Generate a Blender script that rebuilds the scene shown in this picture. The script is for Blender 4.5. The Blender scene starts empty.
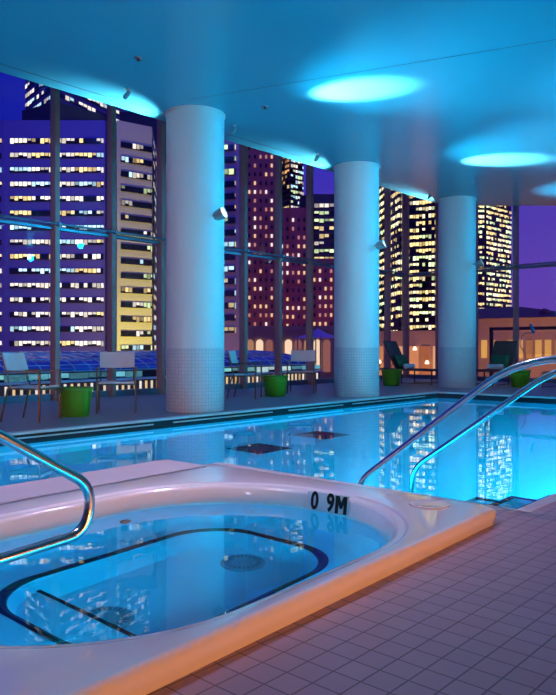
import bpy, bmesh, math, random
from mathutils import Vector, Matrix
random.seed(7)
S = bpy.context.scene
COL = S.collection
F, HOR, EYE = 705.0, 346.0, 1.0
TH = math.radians(41.9)
FW = Vector((math.cos(TH), math.sin(TH), 0)); RT = Vector((math.sin(TH), -math.cos(TH), 0))

def P(u, d, z=0.0):
    """ground position of a point seen in picture column u at depth d"""
    p = FW * d + RT * ((u - 278.0) / F * d)
    return Vector((p.x, p.y, z))

def Z(v, d):
    return EYE + (HOR - v) * d / F

# ------------------------------------------------------------------ materials
MATS = {}
def nodes_of(name):
    m = bpy.data.materials.new(name); m.use_nodes = True
    nt = m.node_tree
    return m, nt, nt.nodes['Principled BSDF']

def pbr(name, col, rough=0.5, metal=0.0, var=0.08, scale=6.0, bump=0.0, bscale=40.0, spec=0.5, coat=0.0):
    if name in MATS: return MATS[name]
    m, nt, b = nodes_of(name)
    tc = nt.nodes.new('ShaderNodeTexCoord')
    no = nt.nodes.new('ShaderNodeTexNoise'); no.inputs['Scale'].default_value = scale
    no.inputs['Detail'].default_value = 3
    nt.links.new(tc.outputs['Object'], no.inputs['Vector'])
    mx = nt.nodes.new('ShaderNodeMix'); mx.data_type = 'RGBA'
    c = [max(0, x) for x in col]
    mx.inputs['A'].default_value = tuple(min(1, x * (1 - var)) for x in c) + (1,)
    mx.inputs['B'].default_value = tuple(min(1, x * (1 + var)) for x in c) + (1,)
    nt.links.new(no.outputs['Fac'], mx.inputs['Factor'])
    nt.links.new(mx.outputs['Result'], b.inputs['Base Color'])
    b.inputs['Roughness'].default_value = rough; b.inputs['Metallic'].default_value = metal
    b.inputs['Specular IOR Level'].default_value = spec
    b.inputs['Coat Weight'].default_value = coat; b.inputs['Coat Roughness'].default_value = 0.03
    if bump:
        n2 = nt.nodes.new('ShaderNodeTexNoise'); n2.inputs['Scale'].default_value = bscale
        n2.inputs['Detail'].default_value = 2
        nt.links.new(tc.outputs['Object'], n2.inputs['Vector'])
        bp = nt.nodes.new('ShaderNodeBump'); bp.inputs['Strength'].default_value = bump
        bp.inputs['Distance'].default_value = 0.01
        nt.links.new(n2.outputs['Fac'], bp.inputs['Height']); nt.links.new(bp.outputs['Normal'], b.inputs['Normal'])
    MATS[name] = m
    return m

def tiles(name, c1, c2, mortar, size, msize, rough=0.4, use_uv=False, bump=0.3, off=(0, 0)):
    m, nt, b = nodes_of(name)
    tc = nt.nodes.new('ShaderNodeTexCoord')
    mp = nt.nodes.new('ShaderNodeMapping')
    mp.inputs['Location'].default_value = (off[0], off[1], 0)
    br = nt.nodes.new('ShaderNodeTexBrick')
    br.offset = 0.0; br.squash = 1.0
    br.inputs['Scale'].default_value = 1.0
    br.inputs['Brick Width'].default_value = size; br.inputs['Row Height'].default_value = size
    br.inputs['Mortar Size'].default_value = msize; br.inputs['Mortar Smooth'].default_value = 0.2
    br.inputs['Bias'].default_value = 0.0
    br.inputs['Color1'].default_value = (*c1, 1); br.inputs['Color2'].default_value = (*c2, 1)
    br.inputs['Mortar'].default_value = (*mortar, 1)
    nt.links.new(tc.outputs['UV' if use_uv else 'Object'], mp.inputs['Vector'])
    nt.links.new(mp.outputs['Vector'], br.inputs['Vector'])
    nt.links.new(br.outputs['Color'], b.inputs['Base Color'])
    b.inputs['Roughness'].default_value = rough
    bp = nt.nodes.new('ShaderNodeBump'); bp.inputs['Strength'].default_value = bump; bp.invert = True
    bp.inputs['Distance'].default_value = 0.003
    nt.links.new(br.outputs['Fac'], bp.inputs['Height']); nt.links.new(bp.outputs['Normal'], b.inputs['Normal'])
    return m

def emis(name, col, st):
    if name in MATS: return MATS[name]
    m, nt, b = nodes_of(name)
    no = nt.nodes.new('ShaderNodeTexNoise'); no.inputs['Scale'].default_value = 3
    mx = nt.nodes.new('ShaderNodeMix'); mx.data_type = 'RGBA'
    mx.inputs['A'].default_value = tuple(x * 0.8 for x in col) + (1,); mx.inputs['B'].default_value = (*col, 1)
    nt.links.new(no.outputs['Fac'], mx.inputs['Factor'])
    nt.links.new(mx.outputs['Result'], b.inputs['Emission Color'])
    b.inputs['Base Color'].default_value = (*[x * .3 for x in col], 1)
    b.inputs['Emission Strength'].default_value = st
    MATS[name] = m
    return m

def window_mat(name, cols, lit=0.6, st=2.0, group=4.0, dark=(0.01, 0.012, 0.03), gap=0.12, blind=0.5):
    """a ribbon of office windows: each pane (one UV unit) lit or dark at random"""
    m, nt, b = nodes_of(name); N = nt.nodes.new; L = nt.links.new
    uv = N('ShaderNodeTexCoord'); sp = N('ShaderNodeSeparateXYZ'); L(uv.outputs['UV'], sp.inputs[0])
    oi = N('ShaderNodeObjectInfo')
    def math_(op, a, bb=None, cc=None):
        n = N('ShaderNodeMath'); n.operation = op
        for i, x in enumerate((a, bb, cc)):
            if x is None: continue
            if isinstance(x, (int, float)): n.inputs[i].default_value = x
            else: L(x, n.inputs[i])
        return n.outputs[0]
    seed = math_('MULTIPLY', oi.outputs['Random'], 977.0)
    def rnd(expr, k):
        w = N('ShaderNodeTexWhiteNoise'); w.noise_dimensions = '2D'
        cb = N('ShaderNodeCombineXYZ'); L(expr, cb.inputs[0])
        L(math_('ADD', seed, k), cb.inputs[1]); L(cb.outputs[0], w.inputs['Vector'])
        return w
    cell = math_('FLOOR', sp.outputs['X'])
    grp = math_('FLOOR', math_('DIVIDE', sp.outputs['X'], group))
    a = rnd(cell, 3.0).outputs['Value']; g = rnd(grp, 11.0).outputs['Value']
    score = math_('ADD', math_('MULTIPLY', a, 0.45), math_('MULTIPLY', g, 0.55))
    on = math_('LESS_THAN', score, lit)
    fx = math_('FRACT', sp.outputs['X'])
    fr = math_('MULTIPLY', math_('GREATER_THAN', fx, gap), math_('LESS_THAN', fx, 1 - gap * .3))
    bl = math_('GREATER_THAN', sp.outputs['Y'], math_('MULTIPLY', rnd(cell, 29.0).outputs['Value'], blind))
    bri = math_('ADD', math_('MULTIPLY', rnd(cell, 41.0).outputs['Value'], 0.9), 0.25)
    no = N('ShaderNodeTexNoise'); no.inputs['Scale'].default_value = 2.2; no.inputs['Detail'].default_value = 2
    L(uv.outputs['UV'], no.inputs['Vector'])
    bri = math_('MULTIPLY', bri, math_('ADD', no.outputs['Fac'], .5))
    tot = math_('MULTIPLY', math_('MULTIPLY', math_('MULTIPLY', on, fr), bl), math_('MULTIPLY', bri, st))
    rp = N('ShaderNodeValToRGB'); rp.color_ramp.interpolation = 'CONSTANT'
    els = rp.color_ramp.elements
    while len(els) < len(cols): els.new(0.5)
    for i, c in enumerate(cols):
        els[i].position = i / len(cols); els[i].color = (*c, 1)
    L(rnd(grp, 57.0).outputs['Value'], rp.inputs[0])
    L(rp.outputs[0], b.inputs['Emission Color']); L(tot, b.inputs['Emission Strength'])
    b.inputs['Base Color'].default_value = (*dark, 1); b.inputs['Roughness'].default_value = 0.15
    return m

def glass_pane(name):
    m = bpy.data.materials.new(name); m.use_nodes = True; nt = m.node_tree; nt.nodes.clear()
    out = nt.nodes.new('ShaderNodeOutputMaterial'); mix = nt.nodes.new('ShaderNodeMixShader')
    tr = nt.nodes.new('ShaderNodeBsdfTransparent'); tr.inputs[0].default_value = (0.93, 0.92, 0.97, 1)
    gl = nt.nodes.new('ShaderNodeBsdfGlossy'); gl.inputs['Roughness'].default_value = 0.0
    lw = nt.nodes.new('ShaderNodeLayerWeight'); lw.inputs['Blend'].default_value = .5
    pw = nt.nodes.new('ShaderNodeMath'); pw.operation = 'POWER'; pw.inputs[1].default_value = 4.5
    fr = nt.nodes.new('ShaderNodeMath'); fr.operation = 'MULTIPLY_ADD'; fr.inputs[1].default_value = .5; fr.inputs[2].default_value = .025
    nt.links.new(lw.outputs['Facing'], pw.inputs[0]); nt.links.new(pw.outputs[0], fr.inputs[0])
    no = nt.nodes.new('ShaderNodeTexNoise'); no.inputs['Scale'].default_value = .4
    bp = nt.nodes.new('ShaderNodeBump'); bp.inputs['Strength'].default_value = .01
    nt.links.new(no.outputs['Fac'], bp.inputs['Height']); nt.links.new(bp.outputs['Normal'], gl.inputs['Normal'])
    nt.links.new(fr.outputs[0], mix.inputs[0]); nt.links.new(tr.outputs[0], mix.inputs[1])
    nt.links.new(gl.outputs[0], mix.inputs[2]); nt.links.new(mix.outputs[0], out.inputs[0])
    return m

def water_mat(name, s1, b1, s2, b2, tint=(0.75, 0.95, 1.0)):
    m = bpy.data.materials.new(name); m.use_nodes = True; nt = m.node_tree; nt.nodes.clear()
    out = nt.nodes.new('ShaderNodeOutputMaterial')
    g = nt.nodes.new('ShaderNodeBsdfGlass'); g.inputs['IOR'].default_value = 1.333
    g.inputs['Color'].default_value = (*tint, 1); g.inputs['Roughness'].default_value = 0.0
    tc = nt.nodes.new('ShaderNodeTexCoord')
    last = None
    for s, st in ((s1, b1), (s2, b2)):
        no = nt.nodes.new('ShaderNodeTexNoise'); no.inputs['Scale'].default_value = s
        no.inputs['Detail'].default_value = 1.5
        nt.links.new(tc.outputs['Object'], no.inputs['Vector'])
        bp = nt.nodes.new('ShaderNodeBump'); bp.inputs['Strength'].default_value = st
        bp.inputs['Distance'].default_value = 0.02
        nt.links.new(no.outputs['Fac'], bp.inputs['Height'])
        if last: nt.links.new(last.outputs['Normal'], bp.inputs['Normal'])
        last = bp
    nt.links.new(last.outputs['Normal'], g.inputs['Normal'])
    nt.links.new(g.outputs[0], out.inputs[0])
    return m

M_tile = tiles('deck_tile', (0.42, 0.265, 0.32), (0.385, 0.24, 0.295), (0.16, 0.095, 0.115), 0.1016, 0.0035, 0.42)
M_mosaic = tiles('column_mosaic', (0.62, 0.62, 0.66), (0.56, 0.57, 0.62), (0.42, 0.42, 0.46), 0.052, 0.004, 0.3, use_uv=True)
M_column = pbr('column_plaster', (0.72, 0.71, 0.72), 0.5, var=.03)
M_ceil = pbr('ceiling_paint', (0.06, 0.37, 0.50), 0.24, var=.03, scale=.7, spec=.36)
M_dark = pbr('joint_dark', (0.03, 0.03, 0.035), 0.6)
M_navy = tiles('waterline_tile', (0.010, 0.011, 0.028), (0.014, 0.014, 0.035), (0.03, 0.03, 0.05), 0.06, 0.002, 0.6)
M_pool = tiles('pool_tile', (0.12, 0.55, 0.80), (0.11, 0.53, 0.78), (0.10, 0.48, 0.74), 0.15, 0.004, 0.4)
M_poolline = pbr('pool_dark_tile', (0.01, 0.015, 0.05), .4)
M_gel = pbr('spa_gelcoat', (0.82, 0.79, 0.81), 0.22, var=.02, bump=.10, bscale=9, coat=1.0)
M_basin = pbr('spa_basin_gelcoat', (0.10, 0.58, 0.80), 0.35, var=.03)
M_black = pbr('black_tile', (0.006, 0.006, 0.01), .4)
M_steel = pbr('polished_steel', (0.74, 0.71, 0.70), 0.2, metal=1.0, var=.03)
M_mull = pbr('mullion_paint', (0.36, 0.20, 0.19), 0.45, var=.05)
M_rail = pbr('transom_paint', (0.16, 0.20, 0.28), 0.35, metal=.4)
M_glass = glass_pane('window_glass')
M_frame = pbr('chair_metal', (0.16, 0.11, 0.09), 0.35, metal=.5)
M_sling = pbr('chair_sling', (0.78, 0.58, 0.60), 0.7, bump=.2, bscale=200)
M_green = pbr('green_plastic', (0.085, 0.30, 0.006), 0.4, var=.05)
M_soil = pbr('dark_soil', (0.02, 0.015, 0.01), 0.9, bump=.5)
M_wicker = pbr('brown_weave', (0.075, 0.04, 0.035), 0.6, bump=.4, bscale=120)
M_pillow = pbr('green_cushion', (0.02, 0.11, 0.05), 0.75)
M_towel = pbr('white_terry', (0.80, 0.82, 0.85), 0.9, bump=.5, bscale=150)
M_ledge = pbr('ledge_stone', (0.56, 0.50, 0.53), 0.55, bump=.15, bscale=60)
M_lamp = pbr('lamp_housing', (0.38, 0.42, 0.45), 0.4, metal=.6)
M_lens = emis('lamp_lens', (0.55, 0.93, 1.0), 7.0)
M_wall = pbr('warm_plaster', (0.42, 0.30, 0.24), 0.7)
M_white = pbr('marker_tile', (0.62, 0.68, 0.74), 0.3)
M_water_p = water_mat('pool_water', 1.6, .03, 9.0, .012, (1.0, 1.0, 1.0))
M_water_s = water_mat('spa_water', 2.5, .02, 12.0, .010, (1.0, 1.0, 1.0))

# ------------------------------------------------------------------ mesh helpers
def bx(bm, x0, x1, y0, y1, z0, z1, mtx=None):
    vs = [bm.verts.new((x, y, z)) for x in (x0, x1) for y in (y0, y1) for z in (z0, z1)]
    if mtx is not None:
        for v in vs: v.co = mtx @ v.co
    for f in ((0, 1, 3, 2), (4, 6, 7, 5), (0, 4, 5, 1), (2, 3, 7, 6), (0, 2, 6, 4), (1, 5, 7, 3)):
        bm.faces.new([vs[i] for i in f])
    return vs

def tube(bm, pts, r, n=12, closed=False, cap=True):
    pts = [Vector(p) for p in pts]
    rings = []; prev = None
    N = len(pts)
    for i, p in enumerate(pts):
        if closed: t = pts[(i + 1) % N] - pts[i - 1]
        else: t = pts[min(i + 1, N - 1)] - pts[max(i - 1, 0)]
        t.normalize()
        if prev is None:
            a = Vector((0, 0, 1)) if abs(t.z) < .9 else Vector((1, 0, 0))
            x = t.cross(a).normalized()
        else:
            x = (prev - t * prev.dot(t)).normalized()
        prev = x; y = t.cross(x)
        rr = r[i] if isinstance(r, (list, tuple)) else r
        rings.append([bm.verts.new(p + (x * math.cos(2 * math.pi * k / n) + y * math.sin(2 * math.pi * k / n)) * rr) for k in range(n)])
    M = N if closed else N - 1
    for i in range(M):
        a, b = rings[i], rings[(i + 1) % N]
        for k in range(n):
            bm.faces.new((a[k], a[(k + 1) % n], b[(k + 1) % n], b[k]))
    if cap and not closed:
        bm.faces.new(rings[0][::-1]); bm.faces.new(rings[-1])

def lathe(bm, prof, n=40, c=(0, 0, 0), mtx=None, cap_top=False, cap_bot=False):
    rings = []
    for r, z in prof:
        rings.append([bm.verts.new((c[0] + r * math.cos(2 * math.pi * k / n), c[1] + r * math.sin(2 * math.pi * k / n), c[2] + z)) for k in range(n)])
    if mtx is not None:
        for ring in rings:
            for v in ring: v.co = mtx @ v.co
    for a, b in zip(rings, rings[1:]):
        for k in range(n):
            bm.faces.new((a[k], a[(k + 1) % n], b[(k + 1) % n], b[k]))
    if cap_bot: bm.faces.new(rings[0][::-1])
    if cap_top: bm.faces.new(rings[-1])
    return rings

def prism(bm, poly, z0, z1):
    a = [bm.verts.new((p[0], p[1], z0)) for p in poly]; b = [bm.verts.new((p[0], p[1], z1)) for p in poly]
    n = len(poly)
    for k in range(n):
        bm.faces.new((a[k], a[(k + 1) % n], b[(k + 1) % n], b[k]))
    bm.faces.new(a[::-1]); bm.faces.new(b)

def fillet(pts, rad, seg=8):
    """polyline with rounded corners"""
    pts = [Vector(p) for p in pts]; out = [pts[0]]
    for i in range(1, len(pts) - 1):
        p = pts[i]; a = (pts[i - 1] - p); b = (pts[i + 1] - p)
        r = rad[i - 1] if isinstance(rad, (list, tuple)) else rad
        la, lb = a.length, b.length; a.normalize(); b.normalize()
        t = min(r, la * .49, lb * .49)
        p0, p1 = p + a * t, p + b * t
        for k in range(seg + 1):
            s = k / seg
            out.append(p0 * (1 - s) ** 2 + p * 2 * s * (1 - s) + p1 * s * s)
    out.append(pts[-1])
    return out

TILT = math.radians(2.5)
def turn(bm):
    """the spa and its ledge stand a touch askew to the pool"""
    c, s_ = math.cos(TILT), math.sin(TILT)
    for v in bm.verts:
        x, y = v.co.x - 1.27, v.co.y - 1.61
        v.co.x, v.co.y = 1.27 + x * c - y * s_, 1.61 + x * s_ + y * c
    return bm
def obj(name, bm, mat, parent=None, smooth=False, bevel=0.0, seg=2):
    if parent is not None and (parent.name == 'spa' or (parent.parent and parent.parent.name == 'spa')) and name != 'plate': turn(bm)
    bmesh.ops.recalc_face_normals(bm, faces=bm.faces)
    me = bpy.data.meshes.new(name); bm.to_mesh(me); bm.free()
    for m in (mat if isinstance(mat, (list, tuple)) else [mat]): me.materials.append(m)
    if smooth:
        for p in me.polygons: p.use_smooth = True
        try: me.set_sharp_from_angle(angle=math.radians(40))
        except Exception: pass
    o = bpy.data.objects.new(name, me); COL.objects.link(o)
    if parent: o.parent = parent
    if bevel:
        md = o.modifiers.new('bevel', 'BEVEL'); md.width = bevel; md.segments = seg; md.limit_method = 'ANGLE'
    return o

def B(): return bmesh.new()
def empty(name, loc, rz=0.0):
    o = bpy.data.objects.new(name, None); COL.objects.link(o); o.empty_display_size = .1
    o.location = loc; o.rotation_euler = (0, 0, rz); return o
def tag(o, label, cat, group=None, kind=None):
    o['label'] = label; o['category'] = cat
    if group: o['group'] = group
    if kind: o['kind'] = kind
    return o
def struct(o): o['kind'] = 'structure'; return o
def copy_tree(o, parent=None):
    c = o.copy(); COL.objects.link(c)
    if parent: c.parent = parent
    for ch in list(o.children): copy_tree(ch, c)
    return c

# ------------------------------------------------------------------ the room
GY, GX = 11.8, 19.1           # the two glass walls
PY1, PX1 = 7.68, 13.8         # far edges of the pool
PXN, PYN = 4.17, 1.78         # near corner of the pool (beside the steps)
LY = 4.43                     # pool side of the ledge behind the spa
CZ = 4.6                      # ceiling
XL, YB = -9.0, -9.0           # unseen walls behind the camera
WZ, SZ = -0.12, -0.02         # water levels
SX0, SX1, SY0, SY1 = 0.45, 3.82, 1.62, 3.86   # spa footprint

bm = B()
for (x0, x1, y0, y1) in ((XL, GX, YB, SY0 + .09), (PXN, GX, SY0 + .09, PYN), (SX1 - .18, PXN, SY0 + .09, LY),
                         (XL, SX0 + .04, SY0 + .09, LY), (SX0 + .04, SX1 - .18, SY1 - .15, LY),
                         (XL, GX, PY1, GY), (PX1, GX, PYN, PY1), (2.4, SX1 - .18, SY0 + .09, 1.80), (SX1 - .3, SX1 - .18, 1.80, 2.0)):
    bx(bm, x0, x1, y0, y1, -.03, 0)
struct(obj('floor', bm, M_tile))
# pale bullnose along the pool edge
bm = B()
bx(bm, XL, PX1 + .0, PY1 - .02, PY1 + .10, -.028, .004)
bx(bm, PX1 - .02, PX1 + .10, PYN, PY1 + .10, -.028, .004)
bx(bm, PXN, GX, PYN - .08, PYN + .015, -.028, .003)
bx(bm, PXN - .08, PXN + .015, PYN, LY, -.028, .003)
struct(obj('trim_1', bm, pbr('coping_stone', (0.62, 0.60, 0.62), .35, bump=.1), bevel=.006))
# dark band of waterline tile
bm = B()
bx(bm, XL, PX1 + .02, PY1 - .01, PY1 + .05, -.26, -.028)
bx(bm, PX1 - .01, PX1 + .05, PYN, PY1, -.26, -.028)
bx(bm, PXN, PX1, PYN - .05, PYN + .01, -.26, -.028)
bx(bm, PXN - .05, PXN + .01, PYN, LY, -.26, -.028)
struct(obj('trim_2', bm, M_navy))
# pool basin
bm = B()
ZB = -1.25
bx(bm, XL, PX1 + .05, PYN - .05, PY1 + .05, ZB - .1, ZB)
bx(bm, XL, PX1 + .05, PY1, PY1 + .05, ZB, -.26)
bx(bm, PX1, PX1 + .05, PYN, PY1, ZB, -.26)
bx(bm, PXN, PX1, PYN - .05, PYN, ZB, -.26)
bx(bm, PXN - .05, PXN, PYN, LY, ZB, -.26)
bx(bm, XL, PXN, LY - .05, LY, ZB, -.03)
struct(obj('pool_basin', bm, M_pool))
# pool water
bm = B()
vs = [bm.verts.new((x, y, WZ)) for x, y in ((XL, LY), (PXN, LY), (PXN, PYN), (PX1, PYN), (PX1, PY1), (XL, PY1))]
bm.faces.new(vs)
tag(obj('pool_water', bm, M_water_p), 'calm blue water of the large swimming pool in front of the columns', 'water', kind='stuff')

# gutter strips: thin pale bars let into the dark band
def gutter(p0, p1, lab):
    p0, p1 = Vector(p0), Vector(p1)
    bm = B()
    if abs(p0.y - p1.y) < 1e-4: bx(bm, p0.x, p1.x, p0.y - .022, p0.y, -.075, -.058)
    else: bx(bm, p0.x - .022, p0.x, p0.y, p1.y, -.075, -.058)
    o = obj('gutter_strip', bm, pbr('gutter_metal', (0.6, 0.6, 0.64), .4), bevel=.003)
    return tag(o, lab, 'strip', 'pale strips along the dark pool edge')
gy = PY1 - .01
gutter((4.0, gy, 0), (6.0, gy, 0), 'thin pale strip in the dark pool edge near the left chairs')
gutter((6.35, gy, 0), (8.4, gy, 0), 'thin pale strip in dark pool edge before the nearest column')
gutter((8.8, gy, 0), (10.3, gy, 0), 'thin pale strip in dark pool edge in front of the second green tub')
gutter((10.6, gy, 0), (13.2, gy, 0), 'thin pale strip in dark pool edge before the middle column')

# steps under the rails, dark nosing on every tread
st = empty('pool_steps', (4.66, PYN, ZB)); tag(st, 'pale underwater steps with dark edges below the pair of pool handrails', 'steps')
for k in range(4):
    y0, z1 = PYN + k * .30, -.28 - k * .22
    bm = B(); bx(bm, PXN + .01 - 4.66, 5.45 - 4.66, y0 + .005 - PYN, y0 + .30 - PYN, .0, z1 - ZB)
    obj('tread', bm, M_pool, st)
    bm = B()
    bx(bm, PXN + .012 - 4.66, 5.46 - 4.66, y0 + .25 - PYN, y0 + .305 - PYN, z1 - ZB - .05, z1 - ZB + .006)
    bx(bm, 5.40 - 4.66, 5.46 - 4.66, y0 + .005 - PYN, y0 + .25 - PYN, z1 - ZB - .05, z1 - ZB + .006)
    obj('nosing', bm, M_poolline, st)
# two square drain grates on the pool floor
for i, (x, y, lab) in enumerate(((6.5, 6.15, 'dark square drain grate on pool floor, the one closer to the spa'),
                                 (7.95, 6.3, 'dark square drain grate on pool floor, the one farther from the spa'))):
    bm = B(); bx(bm, x - .3, x + .3, y - .3, y + .3, ZB + .001, ZB + .03)
    tag(obj('drain_grate', bm, M_poolline, bevel=.01), lab, 'drain', 'drain grates on the pool floor')

# ledge behind the spa with its dark overflow slot
bm = B(); bx(bm, -.2, 3.76, 3.905, 4.375, -.02, .088); turn(bm)
struct(obj('ledge', bm, M_ledge, bevel=.012))
bm = B()
bx(bm, -.2, 3.66, 3.858, 3.903, -.02, .080)
turn(bm)
tag(obj('overflow_grate', bm, pbr('slot_dark', (0.03, 0.04, 0.10), .5)), 'narrow dark overflow grate between the spa rim and the stone ledge', 'grate')

# ceiling: soffit with a cut corner, upper ceiling over the slot by the glass
SO = [(XL, YB), (GX, YB), (GX, 5.75), (18.2, 6.78), (16.86, 8.31), (16.4, 8.75), (15.9, 8.9), (XL, 8.9)]
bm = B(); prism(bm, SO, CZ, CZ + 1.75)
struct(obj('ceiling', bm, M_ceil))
bm = B(); bx(bm, XL, GX + .2, 5.0, GY + .2, CZ + 1.75, CZ + 1.9)
struct(obj('ceiling_upper', bm, pbr('upper_ceiling', (.12, .12, .13), .7)))
bm = B()
bx(bm, XL, 15.9, 8.635, 8.65, CZ - .002, CZ + .01)
p0, p1 = Vector((6.8, 7.84, 0)), Vector((8.5, 2.6, 0)); t = (p1 - p0).normalized(); n = Vector((-t.y, t.x, 0)) * .006
vs = [bm.verts.new((q.x, q.y, CZ - .002)) for q in (p0 - n, p1 - n, p1 + n, p0 + n)]; bm.faces.new(vs)
struct(obj('trim_3', bm, pbr('ceiling_joint', (0.02, 0.03, 0.035), .7)))
# unseen walls behind the camera
bm = B(); bx(bm, XL - .2, XL, YB, GY, 0, CZ + 1.75); struct(obj('wall_left', bm, M_wall))
bm = B(); bx(bm, XL - .2, GX + .2, YB - .2, YB, 0, CZ + 1.75); struct(obj('wall_back', bm, M_wall))
bm = B(); bx(bm, GX, GX + .2, YB, 1.9, 0, CZ + 1.75); struct(obj('wall_right', bm, M_wall))

# ------------------------------------------------------------------ glass walls
TZ, GT = 3.18, CZ + 1.75
def glazing(name, along, fixed, marks, ext, lab):
    """mullions, panes, transoms and sill of one glass wall; along = 'x' or 'y'"""
    r = empty(name, (0, 0, 0)); struct(r)
    def b2(bm, a0, a1, c0, c1, z0, z1):     # c: inward distance from the glass line
        if along == 'x': bx(bm, a0, a1, fixed - c1, fixed - c0, z0, z1)
        else: bx(bm, fixed - c1, fixed - c0, a0, a1, z0, z1)
    ms = sorted(marks + ext)
    for m in ms:
        bm = B(); b2(bm, m - .05, m + .05, -.03, .15, .0, GT); obj('mullion', bm, M_mull, r, bevel=.008)
    for a, c in zip(ms, ms[1:]):
        for z0, z1 in ((.12, TZ - .04), (TZ + .04, GT)):
            bm = B(); b2(bm, a + .052, c - .052, 0, .012, z0, z1); obj('glass_pane', bm, M_glass, r)
        bm = B(); b2(bm, a + .052, c - .052, -.03, .07, TZ - .04, TZ + .035); obj('transom', bm, M_rail, r, bevel=.006)
        bm = B(); b2(bm, a + .052, c - .052, -.05, .06, .0, .12); obj('sill', bm, M_rail, r, bevel=.006)
    bm = B()
    pa, pb = ms[0], ms[-1]
    if along == 'x': tube(bm, [(pa, fixed - .21, TZ + .05), (pb - .25, fixed - .21, TZ + .05)], .022)
    else: tube(bm, [(fixed - .21, pa, TZ + .05), (fixed - .21, pb - .25, TZ + .05)], .022)
    obj('conduit', bm, M_rail, r, smooth=True)
    for m in ms:
        if m == pb: continue
        bm = B(); b2(bm, m - .03, m + .03, .15, .245, TZ + .015, TZ + .085); obj('clamp', bm, M_rail, r, bevel=.004)
    return r
MX = [6.93 + 1.2329 * k for k in range(-1, 11)]
MX[-1] = 19.1
glazing('window_1', 'x', GY, MX[:-1] + [GX - .02], [6.93 - 1.2329 * k for k in range(2, 9)], '')
glazing('window_2', 'y', GX, [8.18, 9.39, 10.6, 11.72], [6.97, 5.76, 4.55, 3.34, 2.05], '')

# ------------------------------------------------------------------ columns
def column(x, y, lab):
    r = empty('column', (x, y, 0)); tag(r, lab, 'column', 'round columns along the pool')
    bm = B(); lathe(bm, [(.45, .97), (.45, CZ + .0)], 72); obj('shaft', bm, M_column, r, smooth=True)
    bm = B(); rr = lathe(bm, [(.452, 0), (.452, .97), (.449, .972)], 72)
    uvl = bm.loops.layers.uv.new('UVMap')
    for f in bm.faces:
        an = [math.atan2(l.vert.co.y, l.vert.co.x) for l in f.loops]
        if max(an) - min(an) > math.pi: an = [a if a > 0 else a + 2 * math.pi for a in an]
        for l, a in zip(f.loops, an): l[uvl].uv = (a * .452, l.vert.co.z)
    obj('tiled_base', bm, M_mosaic, r, smooth=True)
    bm = B(); lathe(bm, [(.44, CZ - .03), (.47, CZ - .03), (.47, CZ + 0)], 72); o = obj('ceiling_ring', bm, M_column, r, smooth=True)
    return r
CX = [7.32, 11.62, 15.84]; CY = 8.30
column(CX[0], CY, 'nearest and widest round white column, beside the chair facing the pool')
column(CX[1], CY, 'middle round white column, between the second green tub and the loungers')
column(CX[2], CY, 'farthest and slimmest round white column, between the two loungers')

# spot lamps fixed to the columns
def look(d): return Vector(d).to_track_quat('Z', 'Y').to_matrix().to_4x4()
def spot_fixture(col_x, ang, z, aim, lab, group):
    """lamp head on a bracket on the column's surface; ang = where round the column"""
    dirv = Vector((math.cos(ang), math.sin(ang), 0))
    base = Vector((col_x, CY, z)) + dirv * .45
    head = base + dirv * .17
    r = empty('spot_lamp', base)
    tag(r, lab, 'lamp', group)
    q = look(aim); q.translation = head - base
    bm = B(); lathe(bm, [(.05, -.10), (.075, -.06), (.085, .02), (.095, .075), (.088, .075), (.085, .05)], 24, mtx=q, cap_bot=True)
    obj('housing', bm, M_lamp, r, smooth=True)
    bm = B(); lathe(bm, [(.0005, .052), (.084, .052)], 24, mtx=q); obj('lens', bm, M_lens, r)
    bm = B(); tube(bm, [(0, 0, 0), dirv * .10, (head - base) - Vector(aim).normalized() * .06], .016, 8); obj('bracket', bm, M_lamp, r, smooth=True)
    return head + Vector(aim).normalized() * .09

def lamp(kind, name, loc, direction, energy, color, **kw):
    d = bpy.data.lights.new(name, kind); d.energy = energy; d.color = color
    for k, v in kw.items(): setattr(d, k, v)
    o = bpy.data.objects.new(name, d); COL.objects.link(o); o.location = loc
    if direction is not None: o.rotation_euler = Vector(direction).to_track_quat('-Z', 'Y').to_euler()
    return o
CYAN = (0.05, 0.68, 1.0)
TGT = [(8.1, 5.9, CZ), (13.0, 6.0, CZ), (17.4, 5.2, CZ)]
names = ['nearest', 'middle', 'farthest']
for i, cx in enumerate(CX):
    ang = math.radians(-95)
    hx = Vector((cx, CY, 2.97)) + Vector((math.cos(ang), math.sin(ang), 0)) * .62
    aim = Vector(TGT[i]) - hx
    tip = spot_fixture(cx, ang, 2.97, Vector((1.5, -4.2, 1.75)), 'lit round spot lamp on the pool side of the %s column' % names[i], 'spot lamps on the columns')
    lamp('SPOT', 'column_spot', tip, aim, 4200, (0.95, 0.97, 1.0), spot_size=math.radians(24), spot_blend=.8, shadow_soft_size=.05)
    lamp('SPOT', 'cyan_spill', tip, Vector((1.5, -4.2, 1.75)), 1150, CYAN, spot_size=math.radians(72), spot_blend=1.0, shadow_soft_size=.05)
# unseen uplights added on the window side of the columns to brighten the soffit
for i, cx in enumerate(CX):
    ang = math.radians((75, 65, 55)[i])
    hx = Vector((cx, CY, 3.6)) + Vector((math.cos(ang), math.sin(ang), 0)) * .62
    aim = Vector((cx - 1.0, 8.84, CZ)) - hx
    tip = spot_fixture(cx, ang, 3.6, aim, 'added hidden spot lamp on the window side of the %s column' % names[i], 'added spot lamps behind the columns')
    lamp('SPOT', 'soffit_fill', tip, aim, 1000, (0.62, 0.95, 1.0), spot_size=math.radians(50), spot_blend=1.0, shadow_soft_size=.05)

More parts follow.
